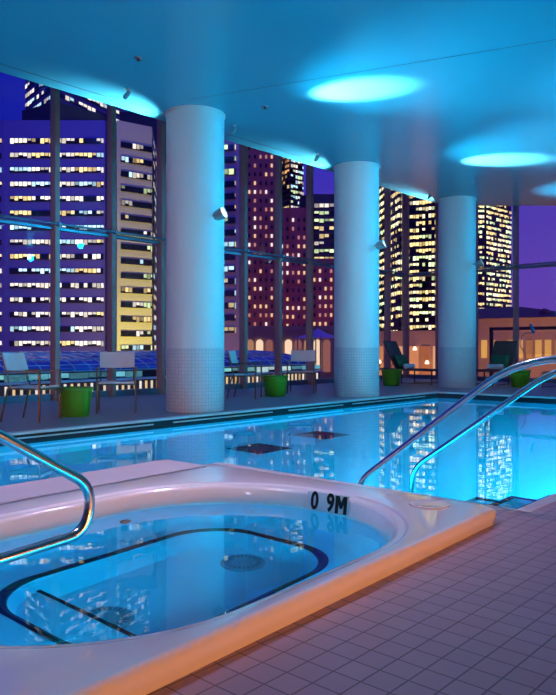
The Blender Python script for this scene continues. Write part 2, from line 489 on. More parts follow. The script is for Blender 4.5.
# small track spots hanging from the soffit
tr0 = None
for x, y, lab in ((5.94, 8.15, 'small ceiling spot over the chair left of the nearest column'),
                  (8.08, 8.2, 'small ceiling spot just right of the nearest column'),
                  (10.3, 8.25, 'small ceiling spot just left of the middle column'),
                  (14.7, 8.4, 'small ceiling spot just left of the farthest column')):
    if tr0 is None:
        tr0 = empty('ceiling_spot', (x, y, CZ))
        bm = B(); lathe(bm, [(.035, -.03), (.04, -.012), (.04, 0)], 16, cap_bot=True); obj('mount', bm, M_lamp, tr0, smooth=True)
        bm = B(); tube(bm, [(0, 0, -.02), (0, 0, -.09)], .010, 8); obj('stem', bm, M_lamp, tr0)
        q = look((-.75, .1, -1)); q.translation = Vector((-.0, 0, -.10))
        bm = B(); lathe(bm, [(.034, -.05), (.044, -.03), (.046, .12), (.040, .12), (.038, .09), (.001, .09)], 18, mtx=q, cap_bot=True); obj('barrel', bm, M_lamp, tr0, smooth=True)
        o = tr0
    else:
        o = copy_tree(tr0)
    o.location = (x, y, CZ); o.scale = (.72, .72, .72); tag(o, lab, 'lamp', 'small spots on the ceiling')
sp0 = None
for x, y, lab in ((5.39, 7.18, 'tiny round ceiling sprinkler at upper left of the ceiling'),
                  (7.76, 7.23, 'tiny round ceiling sprinkler right of the nearest column top')):
    if sp0 is None:
        sp0 = empty('sprinkler', (x, y, CZ))
        bm = B(); lathe(bm, [(.05, -.008), (.055, .004)], 20, cap_bot=True); obj('plate', bm, M_lamp, sp0)
        bm = B(); lathe(bm, [(.028, -.035), (.014, -.03), (.014, -.005)], 16, cap_bot=True); obj('nozzle', bm, M_dark, sp0)
        o = sp0
    else: o = copy_tree(sp0)
    o.location = (x, y, CZ); tag(o, lab, 'sprinkler', 'ceiling sprinklers')

# ------------------------------------------------------------------ the spa
def rrect(x0, x1, y0, y1, r, angs, c):
    """points of a rounded rectangle met by rays from c at the given angles"""
    out = []
    for a in angs:
        dx, dy = math.cos(a), math.sin(a)
        lo, hi = 0.0, 10.0
        for _ in range(42):
            mid = (lo + hi) / 2; x, y = c[0] + dx * mid, c[1] + dy * mid
            qx = max(x0 + r - x, x - (x1 - r)); qy = max(y0 + r - y, y - (y1 - r))
            d = math.hypot(max(qx, 0), max(qy, 0)) + min(max(qx, qy), 0) - r
            if d > 0: hi = mid
            else: lo = mid
        out.append((x, y))
    return out
SC = (2.35, 2.68)
corn = [math.atan2(y - SC[1], x - SC[0]) for x in (SX0, SX1) for y in (SY0, SY1)]
ang = [2 * math.pi * k / 240 - math.pi for k in range(240)]
ang += [c + d for c in corn for d in (-.03, -.02, -.012, -.006, 0, .006, .012, .02, .03)]
ang = sorted(set(round(a, 5) for a in ang))
def outer(i): return rrect(SX0 + i, SX1 - i, SY0 + i, SY1 - i, .07, ang, SC)
def opening(i): return rrect(.90 + i, 3.52 - i, 1.735 + i, 3.58 - i, .88 - i * .6, ang, SC)
def pit(i): return rrect(1.60 + i, 3.18 - i, 2.25 + i, 3.27 - i, .34, ang, SC)
def loft(bm, loops, cap=False):
    rings = [[bm.verts.new((x, y, z)) for x, y in pts] for pts, z in loops]
    n = len(rings[0])
    for a, b in zip(rings, rings[1:]):
        for k in range(n):
            bm.faces.new((a[k], a[(k + 1) % n], b[(k + 1) % n], b[k]))
    if cap: bm.faces.new(rings[-1])
def mixl(a, b, t): return [(p[0] * (1 - t) + q[0] * t, p[1] * (1 - t) + q[1] * t) for p, q in zip(a, b)]
spa = empty('spa', (0, 0, 0)); tag(spa, 'white moulded spa with wide rounded rim, blue water and black floor outline', 'spa')
bm = B()
o0, op = outer(.012), opening(-.10)
loft(bm, [(outer(.012), 0.0), (outer(.004), .03), (outer(.0), .055), (outer(.003), .072), (outer(.010), .085), (outer(.022), .091), (outer(.032), .092),
          (mixl(outer(.032), opening(-.052), .5), .092), (opening(-.052), .091), (opening(-.042), .089), (opening(-.034), .082), (opening(-.026), .079),
          (opening(-.005), .078), (opening(.008), .073), (opening(.018), .056), (opening(.03), .0), (opening(.045), -.06)])
rim = obj('rim', bm, M_gel, spa, smooth=True)
rim['label'] = 'white glossy spa rim with rounded lip'
bm = B()
loft(bm, [(opening(.045), -.06), (opening(.06), -.25), (opening(.09), -.42), (opening(.14), -.48), (opening(.18), -.49),
          (pit(-.02), -.495), (pit(.0), -.505), (pit(.02), -.54), (pit(.05), -.70), (pit(.09), -.745), (pit(.14), -.75)], cap=True)
obj('basin', bm, M_basin, spa, smooth=True)
bm = B(); a, b = pit(-.034), pit(.004)
loft(bm, [(a, -.492), (mixl(a, b, .5), -.486), (b, -.496), (pit(.008), -.512)])
o = obj('edge_line', bm, M_black, spa); o['label'] = 'black tile outline under the water'
bm = B(); bx(bm, 1.60, 1.90, 2.42, 3.22, -.752, -.63); stp = obj('step', bm, M_basin, spa, bevel=.02)
bm = B(); bx(bm, 1.885, 1.905, 2.42, 3.22, -.65, -.622); obj('step_edge', bm, M_black, stp)
for x in (1.99, 2.94):
    bm = B(); lathe(bm, [(.13, -.75), (.13, -.735), (.115, -.728), (.075, -.728), (.07, -.735), (.001, -.733)], 36, c=(x, 2.79, 0))
    d = obj('drain_cover', bm, pbr('drain_grey', (.10, .30, .42), .5), spa, smooth=True)
    bm = B()
    for k in range(24):
        an = 2 * math.pi * k / 24
        bx(bm, .08, .112, -.006, .006, -.727, -.724, Matrix.Translation((x, 2.79, 0)) @ Matrix.Rotation(an, 4, 'Z'))
    obj('drain_slots', bm, pbr('slot_blue', (.04, .18, .28), .5), d)
bm = B(); lathe(bm, [(.115, .0935), (.115, .099), (.108, .101), (.1, .0985), (.001, .0985)], 48, c=(3.60, 1.95, 0)); obj('skimmer_lid', bm, M_gel, spa, smooth=True)
for x, y in ((1.3, 3.44), (1.75, 3.49), (2.2, 3.49), (2.65, 3.49)):
    q = look((0, -1, 0.1)); q.translation = Vector((x, y, -.2))
    bm = B(); lathe(bm, [(.035, -.01), (.035, .012), (.028, .016), (.012, .004), (.001, .004)], 20, mtx=q); obj('jet', bm, M_black, spa, smooth=True)
# depth marker
mk = empty('depth_marker', (3.415, 2.655, .040)); mk.parent = spa
mk.rotation_euler = (math.radians(80), 0, math.radians(-84))
bm = B(); bx(bm, -.15, .15, -.058, .058, -.008, .004); obj('plate', bm, M_white, mk, bevel=.003)
def text_mesh(txt, size, depth):
    cu = bpy.data.curves.new('lettering', 'FONT'); cu.body = txt; cu.size = size; cu.extrude = depth
    cu.offset = size * .03; cu.align_x = 'CENTER'; cu.align_y = 'CENTER'; cu.resolution_u = 4
    to = bpy.data.objects.new('lettering', cu); COL.objects.link(to)
    dg = bpy.context.evaluated_depsgraph_get(); dg.update()
    me = bpy.data.meshes.new_from_object(to.evaluated_get(dg))
    bpy.data.objects.remove(to); bpy.data.curves.remove(cu)
    return me
for txt, px in (('0', -.092), ('9', .022)):
    me = text_mesh(txt, .148, .002); me.materials.clear(); me.materials.append(M_black)
    o = bpy.data.objects.new('lettering', me); COL.objects.link(o); o.parent = mk
    o.location = (px, -.002, .006); o.scale = (.74, 1.0, 1)
bm = B()
hw, hh, sw = .040, .053, .021
for poly in ([(-hw, -hh), (-hw + sw, -hh), (-hw + sw, hh), (-hw, hh)], [(hw - sw, -hh), (hw, -hh), (hw, hh), (hw - sw, hh)],
             [(-hw + .002, hh), (-.007, -.022), (.007, -.022), (.010, -.010), (-hw + sw + .004, hh)],
             [(hw - .002, hh), (hw - sw - .004, hh), (-.010, -.010), (-.007, -.022), (.007, -.022)]):
    prism(bm, [(x + .098, y - .002) for x, y in poly], .004, .008)
_tn = turn; turn = lambda b: b
obj('lettering', bm, M_black, mk)
turn = _tn
# spa water
bm = B(); bm.faces.new([bm.verts.new((x, y, SZ)) for x, y in opening(.033)]); turn(bm)
tag(obj('spa_water', bm, M_water_s), 'clear blue water filling the white spa', 'water', kind='stuff')

# ------------------------------------------------------------------ handrails
def rail(name, paths, lab, group=None, r=.0225):
    root = empty(name, paths[0][1][0]); tag(root, lab, 'handrail', group)
    o0 = Vector(paths[0][1][0])
    for nm, pts in paths:
        bm = B(); tube(bm, [Vector(p) - o0 for p in pts], r if nm == 'tube' else r * 1.9, 20); obj(nm, bm, M_steel, root, smooth=True)
    return root
def poolrail(x, lab, hi, y_lo, z_lo, tail):
    pts = fillet([(x, .55, 0), (x, .55, hi + .0), (x, 1.80, hi), (x, y_lo, z_lo), tail], [.22, .30, .14], 10)
    return rail('pool_handrail', [('tube', pts), ('floor_flange', [(x, .55, 0), (x, .55, .03)])], lab, 'pool step handrails')
poolrail(4.24, 'chrome pool handrail nearer the spa, taller one of the pair', .925, 3.02, -.0, (4.24, 3.04, -.8))
poolrail(5.0, 'chrome pool handrail farther from the spa, bent down into the water', .885, 3.02, .0, (5.0, 3.04, -.8))
Y0 = 2.63
pts = fillet([(.25, Y0, 0), (.25, Y0, .95), (.75, Y0, 1.0), (1.73, Y0, .395), (1.70, Y0, .20), (.62, Y0, .12), (.62, Y0, .093)], [.2, .2, .17, .12, .03], 12)
rail('spa_handrail', [('tube', pts), ('floor_flange', [(.25, Y0, 0), (.25, Y0, .03)])], 'bent chrome grab rail looping over the left of the spa', r=.023)

# ------------------------------------------------------------------ chairs
def make_chair():
    r = empty('armchair', (0, 0, 0))
    for s in (-1, 1):
        bm = B(); bx(bm, .235, .265, s * .28 - .013, s * .28 + .013, 0, .655); obj('leg', bm, M_frame, r, bevel=.004)
        bm = B(); tube(bm, [(-.30, s * .28, 0), (-.20, s * .275, .44)], .014, 8); obj('leg', bm, M_frame, r, smooth=True)
        bm = B(); bx(bm, -.27, .265, s * .28 - .018, s * .28 + .018, .655, .678); obj('armrest', bm, M_frame, r, bevel=.006)
        bm = B(); tube(bm, [(-.17, s * .25, .42), (-.235, s * .25, .66), (-.31, s * .25, .91)], .012, 8); obj('back_post', bm, M_frame, r, smooth=True)
    bm = B()
    n = 10
    for k in range(n):
        x0 = -.20 + .45 * k / n; x1 = -.20 + .45 * (k + 1) / n
        zz = lambda x: .455 - .022 * math.sin(math.pi * (x + .2) / .45)
        vs = []
        for x in (x0, x1):
            for y in (-.255, .255):
                for dz in (-.011, .011): vs.append(bm.verts.new((x, y, zz(x) + dz)))
        for f in ((0, 1, 3, 2), (4, 6, 7, 5), (0, 4, 5, 1), (2, 3, 7, 6), (0, 2, 6, 4), (1, 5, 7, 3)): bm.faces.new([vs[i] for i in f])
    bmesh.ops.remove_doubles(bm, verts=bm.verts, dist=1e-5)
    obj('seat', bm, M_sling, r)
    bm = B()
    q = Matrix.Translation((-.272, 0, .785)) @ Matrix.Rotation(math.radians(-16.7), 4, 'Y')
    for k in range(8):
        y0 = -.262 + .524 * k / 8; y1 = y0 + .524 / 8
        b_ = lambda y: .03 * ((y / .262) ** 2 - 1)
        vs = []
        for y in (y0, y1):
            for z in (-.125, .125):
                for dx in (-.009, .009): vs.append(bm.verts.new(q @ Vector((b_(y) + dx + .02, y, z))))
        for f in ((0, 1, 3, 2), (4, 6, 7, 5), (0, 4, 5, 1), (2, 3, 7, 6), (0, 2, 6, 4), (1, 5, 7, 3)): bm.faces.new([vs[i] for i in f])
    bmesh.ops.remove_doubles(bm, verts=bm.verts, dist=1e-5)
    obj('backrest', bm, M_sling, r)
    bm = B(); tube(bm, [(.25, -.28, .43), (.25, .28, .43)], .011, 8); tube(bm, [(-.2, -.275, .43), (-.2, .275, .43)], .011, 8)
    for s in (-1, 1): tube(bm, [(.25, s * .27, .435), (-.2, s * .27, .435)], .011, 8)
    obj('seat_frame', bm, M_frame, r)
    return r
ch0 = make_chair()
CH = [(4.86, 8.80, -58, 'pale sling armchair at far left, turned sideways beside the first green tub'),
      (6.32, 8.95, 233, 'pale sling armchair facing the pool left of the nearest column'),
      (9.66, 9.50, -58, 'pale sling armchair seen sideways just right of the nearest column'),
      (11.55, 9.68, 214, 'pale sling armchair facing the pool left of the middle column')]
for i, (x, y, a, lab) in enumerate(CH):
    o = ch0 if i == 0 else copy_tree(ch0)
    o.location = (x, y, 0); o.rotation_euler = (0, 0, math.radians(a)); tag(o, lab, 'chair', 'sling armchairs by the windows')

# ------------------------------------------------------------------ green tubs
def make_tub():
    r = empty('planter_tub', (0, 0, 0))
    bm = B(); lathe(bm, [(.001, .0), (.195, 0), (.205, .012), (.245, .36), (.262, .37), (.262, .41), (.245, .41), (.238, .36), (.235, .34)], 44)
    obj('tub', bm, M_green, r, smooth=True)
    bm = B(); lathe(bm, [(.001, .35), (.237, .345)], 36); obj('soil', bm, M_soil, r)
    return r
tb0 = make_tub()
for i, (x, y, lab) in enumerate(((5.56, 8.9, 'green tapered tub between the two left chairs'),
                                 (10.45, 9.45, 'green tapered tub between the chairs behind the nearest column'),
                                 (15.15, 9.75, 'green tapered tub beside the lounger next to the middle column'),
                                 (16.75, 7.1, 'green tapered tub seen behind the chrome pool handrails'))):
    o = tb0 if i == 0 else copy_tree(tb0)
    o.location = (x, y, 0); tag(o, lab, 'tub', 'green tubs on the far deck')

# ------------------------------------------------------------------ loungers, cushions, towels
def make_lounger():
    r = empty('sun_lounger', (0, 0, 0))
    W = .33
    for s in (-1, 1):
        for x in (-.85, .05, .95):
            bm = B(); bx(bm, x - .015, x + .015, s * W - .015, s * W + .015, 0, .37); obj('leg', bm, M_frame, r, bevel=.003)
        bm = B(); bx(bm, -.95, .965, s * W - .018, s * W + .018, .35, .39); obj('side_rail', bm, M_frame, r, bevel=.004)
        bm = B(); bx(bm, .05, .95, s * W - .01, s * W + .01, .015, .04); obj('floor_rail', bm, M_frame, r)
    bm = B(); bx(bm, .93, .965, -W, W, .35, .39); obj('end_rail', bm, M_frame, r, bevel=.004)
    bm = B(); bx(bm, -.95, -.92, -W, W, .35, .39); obj('end_rail', bm, M_frame, r, bevel=.004)
    bm = B(); bx(bm, -.12, .93, -W + .02, W - .02, .372, .398); obj('seat', bm, M_wicker, r, bevel=.006)
    q = Matrix.Translation((-.14, 0, .39)) @ Matrix.Rotation(math.radians(-62), 4, 'Y')
    q = Matrix.Translation((-.14, 0, .39)) @ Matrix.Rotation(math.radians(62), 4, 'Y')
    bm = B(); bx(bm, -.84, 0, -W + .02, W - .02, -.018, .018, q); obj('backrest', bm, M_wicker, r, bevel=.006)
    for s in (-1, 1):
        bm = B(); tube(bm, [(-.40, s * .29, .80), (-.72, s * .29, .37)], .011, 8); obj('back_strut', bm, M_frame, r)
    return r
def make_cushion():
    bm = B()
    n, m_ = 10, 8
    g = {}
    for s in (1, -1):
        for i in range(n + 1):
            for j in range(m_ + 1):
                a, b_ = 2 * i / n - 1, 2 * j / m_ - 1
                if s == -1 and (i in (0, n) or j in (0, m_)): continue
                h = .075 * (max(0, (1 - a ** 4)) * max(0, (1 - b_ ** 4))) ** .5
                g[(s, i, j)] = bm.verts.new((b_ * .17, a * .25, s * h))
    for s in (1, -1):
        for i in range(n):
            for j in range(m_):
                q = [g.get((s, *k)) or g[(1, *k)] for k in ((i, j), (i + 1, j), (i + 1, j + 1), (i, j + 1))]
                bm.faces.new(q if s == 1 else q[::-1])
    return obj('cushion', bm, M_pillow, smooth=True)
def make_towel():
    bm = B()
    pts = []
    tube(bm, [(0, -.20, 0), (0, -.19, 0), (0, .19, 0), (0, .20, 0)], [.055, .066, .066, .055], 20)
    sp = [(0.012 + .05 * k / 30) for k in range(31)]
    for e in (-1, 1):
        tube(bm, [(math.cos(k * .55) * (.008 + .0016 * k), e * .201, math.sin(k * .55) * (.008 + .0016 * k)) for k in range(30)], .004, 6)
    return obj('rolled_towel', bm, M_towel, smooth=True)
lg0, cu0, tw0 = make_lounger(), make_cushion(), make_towel()
LG = [(16.35, 10.05, -90, 'between the middle and farthest columns', .0),
      (17.45, 8.0, 180, 'right of the farthest column', .0),
      (17.55, 6.15, 180, 'at the right picture edge behind the handrails', .0)]
for i, (x, y, a, where, _) in enumerate(LG):
    M = Matrix.Translation((x, y, 0)) @ Matrix.Rotation(math.radians(a), 4, 'Z')
    o = lg0 if i == 0 else copy_tree(lg0)
    o.matrix_world = M; tag(o, 'brown sun lounger with raised back ' + where, 'lounger', 'sun loungers on the far deck')
    c = cu0 if i == 0 else copy_tree(cu0)
    c.matrix_world = M @ Matrix.Translation((-.145, 0, .605)) @ Matrix.Rotation(math.radians(66), 4, 'Y')
    tag(c, 'dark green cushion leaning on the lounger ' + where, 'cushion', 'green cushions on the loungers')
    t = tw0 if i == 0 else copy_tree(tw0)
    t.matrix_world = M @ Matrix.Translation((.09, 0, .463))
    tag(t, 'rolled white towel on the lounger ' + where, 'towel', 'rolled towels on the loungers')

# safety hook on a curved pole outside the glass
hk = empty('rescue_hook', (18.5, 7.55, 0)); tag(hk, 'thin curved metal hook with blue float standing behind the right lounger', 'hook')
ctr = Vector((0, 0, 1.08))
ax = Vector((RT.x, RT.y, 0))
pts = [ctr + ax * (.28 * math.cos(a)) + Vector((0, 0, .28 * math.sin(a))) for a in [math.radians(70 + 8 * k) for k in range(22)]]
pts += [Vector(pts[-1]) + Vector((.02, -.01, -.2)), Vector((pts[-1].x + .04, pts[-1].y - .02, 0))]
bm = B(); tube(bm, pts, .012, 8); obj('pole', bm, M_lamp, hk, smooth=True)
bm = B(); tube(bm, [pts[0] + ax * -.0, pts[0] + ax * -.04 + Vector((0, 0, .10)), pts[0] + ax * -.09 + Vector((0, 0, .24))], [.03, .045, .03], 12)
obj('float', bm, pbr('float_blue', (.02, .25, .6), .5), hk, smooth=True)
# ------------------------------------------------------------------ the city outside
GRD = -30.0
bm = B(); bx(bm, -400, 500, GY + 6, 600, GRD - 1, GRD); bx(bm, GX + 8, 500, -400, GY + 6, GRD - 1, GRD)
struct(obj('street_ground', bm, pbr('asphalt', (.05, .045, .05), .9)))
def face_band(p1, p2, z0, z1, cell, th=.25, n_out=None):
    """plate of windows on the face p1 -> p2"""
    bm = B(); uvl = bm.loops.layers.uv.new('UVMap')
    p1, p2 = Vector((p1.x, p1.y, 0)), Vector((p2.x, p2.y, 0))
    t = (p2 - p1); Lg = t.length; t.normalize(); n = Vector((t.y, -t.x, 0))
    if n.dot(p1) > 0: n = -n                       # towards the viewer's side
    q = [p1 + n * th, p2 + n * th, p2 - n * th, p1 - n * th]
    lo = [bm.verts.new((v.x, v.y, z0)) for v in q]; hi = [bm.verts.new((v.x, v.y, z1)) for v in q]
    for k in range(4):
        f = bm.faces.new((lo[k], lo[(k + 1) % 4], hi[(k + 1) % 4], hi[k]))
        for l in f.loops:
            l[uvl].uv = (((l.vert.co.xy - p1.xy).dot(t.xy)) / cell, 0 if l.vert in lo else 1)
    bm.faces.new(lo[::-1]); bm.faces.new(hi)
    return bm
def building(name, lab, faces, d_back, ztop, mat, zbot=GRD, cat='building', roof=None, group='towers beyond the glass'):
    """faces: picture-column / depth pairs of the visible corners, left to right"""
    pts = [P(u, d) for u, d in faces]
    back = [p + FW * d_back for p in reversed(pts)]
    base = pts[0].copy(); base.z = zbot
    r = empty(name, base); tag(r, lab, cat, group)
    inv = Matrix.Translation(-base)
    bm = B(); prism(bm, [(p.x, p.y) for p in pts + back], zbot, ztop)
    bm.transform(inv); obj('body', bm, mat, r)
    bm = B(); prism(bm, [(p.x, p.y) for p in pts + back], ztop, ztop + .6)
    bm.transform(inv @ Matrix.Translation((0, 0, 0))); obj('parapet', bm, mat, r)
    return r, pts, inv
def bands(r, inv, p1, p2, zs, h, cell, mat, m0=0.02, m1=0.98, th=.25):
    a = p1.lerp(p2, m0); b = p1.lerp(p2, m1)
    for z in zs:
        bm = face_band(a, b, z - h / 2, z + h / 2, cell, th); bm.transform(inv)
        obj('window_band', bm, mat, r)
def rows(v0, v1, dv, d):
    n = int(round((v1 - v0) / dv)); return [Z(v0 + dv * k, d) for k in range(n + 1)]

WHT, YEL, CYN, AMB, GRN = (1, .90, .68), (1, .74, .26), (.6, .95, 1), (1, .50, .15), (.80, 1, .45)
W_off = window_mat('office_windows', [WHT, WHT, YEL, CYN], .70, 2.0, 5, blind=.6)
W_off2 = window_mat('office_windows_sparse', [WHT, YEL, CYN, GRN], .5, 1.3, 3)
W_yel = window_mat('office_windows_yellow', [YEL, GRN, YEL, (1, .85, .45)], .68, 2.4, 4, dark=(.01, .01, .012))
W_top = window_mat('office_windows_cool', [WHT, CYN, CYN, WHT], .6, 1.5, 2, dark=(.01, .02, .08))
W_amb = window_mat('office_windows_amber', [AMB, YEL, AMB], .5, 1.2, 2)
F_blue = pbr('facade_blue', (.085, .075, .36), .5, var=.06, scale=.05)
F_beige = pbr('facade_beige', (.50, .52, .32), .7, var=.06, scale=.05)
F_dark = pbr('facade_dark', (.035, .03, .045), .5, var=.2, scale=.1)
F_brick = pbr('facade_brick', (.34, .10, .09), .8, var=.15, scale=.3)
F_mauve = pbr('facade_mauve', (.30, .21, .24), .7, var=.06, scale=.05)
F_tan = pbr('facade_tan', (.42, .28, .17), .7, var=.1, scale=.3)

# slab with the long ribbons of windows, far left
r, p, inv = building('office_slab', 'wide blue and purple office block with long lit window ribbons at far left', [(-60, 152), (4, 150), (105, 150), (114, 156)], 60, Z(123, 150), F_blue)
bands(r, inv, p[1], p[2], rows(141.3, 345, 14.45, 150), 1.12, .92, W_off, .06, .985)
bands(r, inv, p[0], p[1], rows(141.3, 345, 14.45, 150), 1.12, .92, W_off, .0, .96)
bm = B()
q = [P(22, 158), P(57, 152), P(108, 162), P(80, 200), P(40, 200)]
prism(bm, [(v.x, v.y) for v in q], Z(123, 150), Z(104.5, 154)); bm.transform(inv); obj('penthouse', bm, F_dark, r)
# its narrower neighbour
r, p, inv = building('office_wing', 'narrow beige office block with short window ribbons left of the nearest column', [(115.5, 142), (117, 140), (152, 144.5), (156, 160)], 45, Z(123, 140), F_beige)
bands(r, inv, p[1], p[2], rows(143.8, 345, 14.6, 140), 1.12, .8, W_off2, .10, .985)
bands(r, inv, p[2], p[3], rows(148, 345, 10, 150), 1.2, 1.4, W_off2, .1, .9)
# tower behind both
r, p, inv = building('corner_tower', 'tall dark blue tower with diagonal lit floors rising behind the wide office block', [(25.5, 250), (57, 228), (150, 275)], 60, 120, pbr('facade_navy', (.06, .09, .3), .3))
for k in range(18):
    z = 66 + k * 3.3
    bands(r, inv, p[0], p[1], [z], 1.5, 2.2, W_top, th=.4); bands(r, inv, p[1], p[2], [z], 1.5, 2.2, W_top, th=.4)
# dark block seen beside the first column
r, p, inv = building('dark_block', 'dark block with sparse lights in the gap left of the nearest column', [(120, 190), (166, 190)], 30, Z(114, 190), F_dark)
bands(r, inv, p[0], p[1], rows(160, 345, 9, 190), 1.4, 1.2, W_off2, .55, .98)

# between the first two columns
r, p, inv = building('pale_slab', 'mauve slab block with single windows right of the nearest column', [(196, 122), (240, 120), (246, 126)], 40, Z(100, 120), F_mauve)
bands(r, inv, p[0], p[1], rows(147, 335, 12.2, 120), 1.0, 1.1, W_off2, .05, .9)

def punched(name, lab, u0, u1, d, vtop, v0, v1, du, dv, ww, wh, litf, zb=GRD, extra=None):
    r, p, inv = building(name, lab, [(u0, d), (u1, d)], 30, Z(vtop, d), F_brick, zb)
    cells = []
    u = u0 + du * .6
    while u < u1 - du * .3:
        v = v0
        while v < v1:
            cells.append((v, u)); v += dv
        u += du
    random.shuffle(cells)
    cells.sort(key=lambda c: 0 if random.random() < .2 else 1)
    wd, wl = [pbr('pane_dark', (.03, .015, .03), .2), ], [emis('pane_warm', (1, .66, .3), 1.2), emis('pane_white', (1, .88, .7), 1.4), emis('pane_pink', (1, .45, .3), .6)]
    rest = B()
    for k, (v, u) in enumerate(cells):
        a, b = P(u - ww / 2, d), P(u + ww / 2, d)
        z = Z(v, d); hh = wh * d / F
        bm = face_band(a, b, z - hh / 2, z + hh / 2, 1, .12)
        bm.transform(inv)
        if k < 100:
            lit = random.random() < litf
            o = obj('window', bm, random.choice(wl) if lit else wd[0], r)
            if lit: o['label'] = 'lit window'
        else:
            bm.faces.ensure_lookup_table()
            off = len(rest.verts); vs = [rest.verts.new(x.co) for x in bm.verts]
            bm.verts.index_update()
            for f in bm.faces: rest.faces.new([vs[x.index] for x in f.verts])
            bm.free()
    if len(cells) > 100:
        o = obj('windows', rest, wd[0], r); o['kind'] = 'stuff'
    else: rest.free()
    return r, p, inv
punched('brick_tower', 'tall dark red brick tower with small windows between two mullions', 246, 278, 104, 120, 148, 335, 5.6, 8.8, 2.0, 3.4, .5)
punched('brick_block', 'lower dark red brick block with small lit windows left of the middle column', 278.5, 309, 96, 212, 220, 335, 5.6, 8.8, 2.0, 3.4, .55)
punched('brick_annex', 'lowest dark red brick block with rows of small lit windows touching the middle column', 311, 350, 94, 263, 271, 335, 5.6, 8.8, 2.0, 3.4, .55)
r, p, inv = building('lit_tower', 'slim tower with greenish lit floors rising behind the red brick blocks', [(281, 180), (290, 176), (303, 179)], 30, 80, F_brick)
bands(r, inv, p[1], p[2], rows(150, 215, 5.2, 176), .85, .8, window_mat('office_windows_green', [GRN, WHT, CYN], .72, 1.7, 3), .0, .98)
bands(r, inv, p[0], p[1], rows(150, 215, 5.2, 176), .85, 1.0, W_amb, .1, .9)
r, p, inv = building('stepped_block', 'dark flat roofed block with bright window ribbons beside the middle column', [(300, 142), (311, 140), (345, 140)], 30, Z(197, 140), F_dark)
bands(r, inv, p[1], p[2], rows(206, 262, 7.6, 140), .85, 1.0, window_mat('office_windows_bright', [GRN, WHT, YEL], .75, 1.6, 4), .08, .98)
# low arcade with warm arched windows
r, p, inv = building('arcade', 'low warm lit building with arched windows behind the chairs by the middle column', [(242, 60), (345, 60)], 12, Z(333, 60), F_tan, zbot=-12, cat='building', group=None)
for k in range(9):
    u = 250 + k * 9.6
    a = P(u, 59.85); t = (P(u + 1, 59.85) - a).normalized()
    bm = B(); pr = []
    w, zb, zt = .30, Z(372, 60), Z(343, 60)
    pr = [(-w, zb), (w, zb)] + [(w * math.cos(math.pi * j / 8), zt + w * math.sin(math.pi * j / 8)) for j in range(9)]
    fr_ = [bm.verts.new(a + t * x + Vector((0, 0, z))) for x, z in pr]; bk = [bm.verts.new(a + FW * .2 + t * x + Vector((0, 0, z))) for x, z in pr]
    bm.faces.new(fr_); bm.faces.new(bk[::-1])
    for j in range(len(pr)): bm.faces.new((fr_[j], bk[j], bk[(j + 1) % len(pr)], fr_[(j + 1) % len(pr)]))
    bm.transform(inv)
    obj('arched_window', bm, emis('arch_glow_%d' % (k % 3), [(1, .5, .2), (1, .72, .42), (.9, .35, .2)][k % 3], [.5, 1.3, .35][k % 3]), r)
bm = B(); t0 = P(318, 45, Z(338, 45)); 
lathe(bm, [(1.5, 0), (.6, .28), (.02, .6)], 12, c=t0); o = obj('awning_tent', bm, pbr('tent_white', (.8, .7, .75), .8), smooth=False)
bm = B(); 
tr_ = tag(o, 'small white peaked tent outside beside the middle column', 'tent')
for k in range(4):
    an = math.pi / 4 + k * math.pi / 2
    bm = B(); tube(bm, [(t0.x + 1.3 * math.cos(an), t0.y + 1.3 * math.sin(an), -12), (t0.x + 1.3 * math.cos(an), t0.y + 1.3 * math.sin(an), t0.z + .1)], .04, 8)
    obj('tent_pole', bm, M_rail, o)

# towers seen by the corner of the glass
r, p, inv = building('yellow_tower', 'slim tower with yellow lit floors in the left half of the corner window', [(380, 124), (401, 112), (403, 122)], 8, 75, F_dark)
bands(r, inv, p[0], p[1], rows(150, 335, 7.6, 115), .72, .5, W_yel, .0, .97)
r, p, inv = building('bright_tower', 'broad tower with bright yellow lit floors left of the farthest column', [(405, 141), (407, 140), (440, 137), (447, 150)], 30, 75, F_dark)
bands(r, inv, p[1], p[2], rows(155, 345, 6.9, 139), .85, .62, W_yel, .0, .98)
r, p, inv = building('right_tower', 'tall lit office tower right of the farthest column against violet sky', [(462, 150), (484.5, 150), (511, 158)], 30, 75, F_dark)
bands(r, inv, p[0], p[1], rows(150, 330, 5.15, 150), .68, .6, W_yel, .0, .97)
bands(r, inv, p[1], p[2], rows(150, 330, 5.15, 150), .68, .7, W_yel, .03, .97)

# low lit shop front below the corner towers
r, p, inv = building('shop_front', 'low orange lit shop front behind the lounger by the middle column', [(368, 42), (447, 40)], 8, Z(341, 41), F_tan, zbot=-12, group=None)
for k in range(6):
    a, b = p[0].lerp(p[1], .08 + k * .15), p[0].lerp(p[1], .08 + k * .15 + .12)
    bm = face_band(a, b, -1.5, Z(346, 41), .3, .06); bm.transform(inv)
    obj('shop_window', bm, emis('shop_glow_%d' % (k % 3), [(1, .42, .14), (.9, .32, .10), (1, .55, .25)][k % 3], [.55, .32, .7][k % 3]), r)
    c = a.lerp(b, .5) - FW * .35
    bm = B(); lathe(bm, [(.01, .12), (.06, .11), (.13, -.06), (.09, -.1), (.01, -.1)], 14, c=(c.x, c.y, Z(348.5 if k % 2 else 362, 41)))
    tube(bm, [(c.x, c.y, Z(348.5 if k % 2 else 362, 41)), (c.x + FW.x * .4, c.y + FW.y * .4, Z(348.5 if k % 2 else 362, 41) + .1)], .02, 6)
    bm.transform(inv); obj('wall_lamp', bm, emis('wall_lamp_glow', (1, .75, .45), 3.0), r, smooth=True)

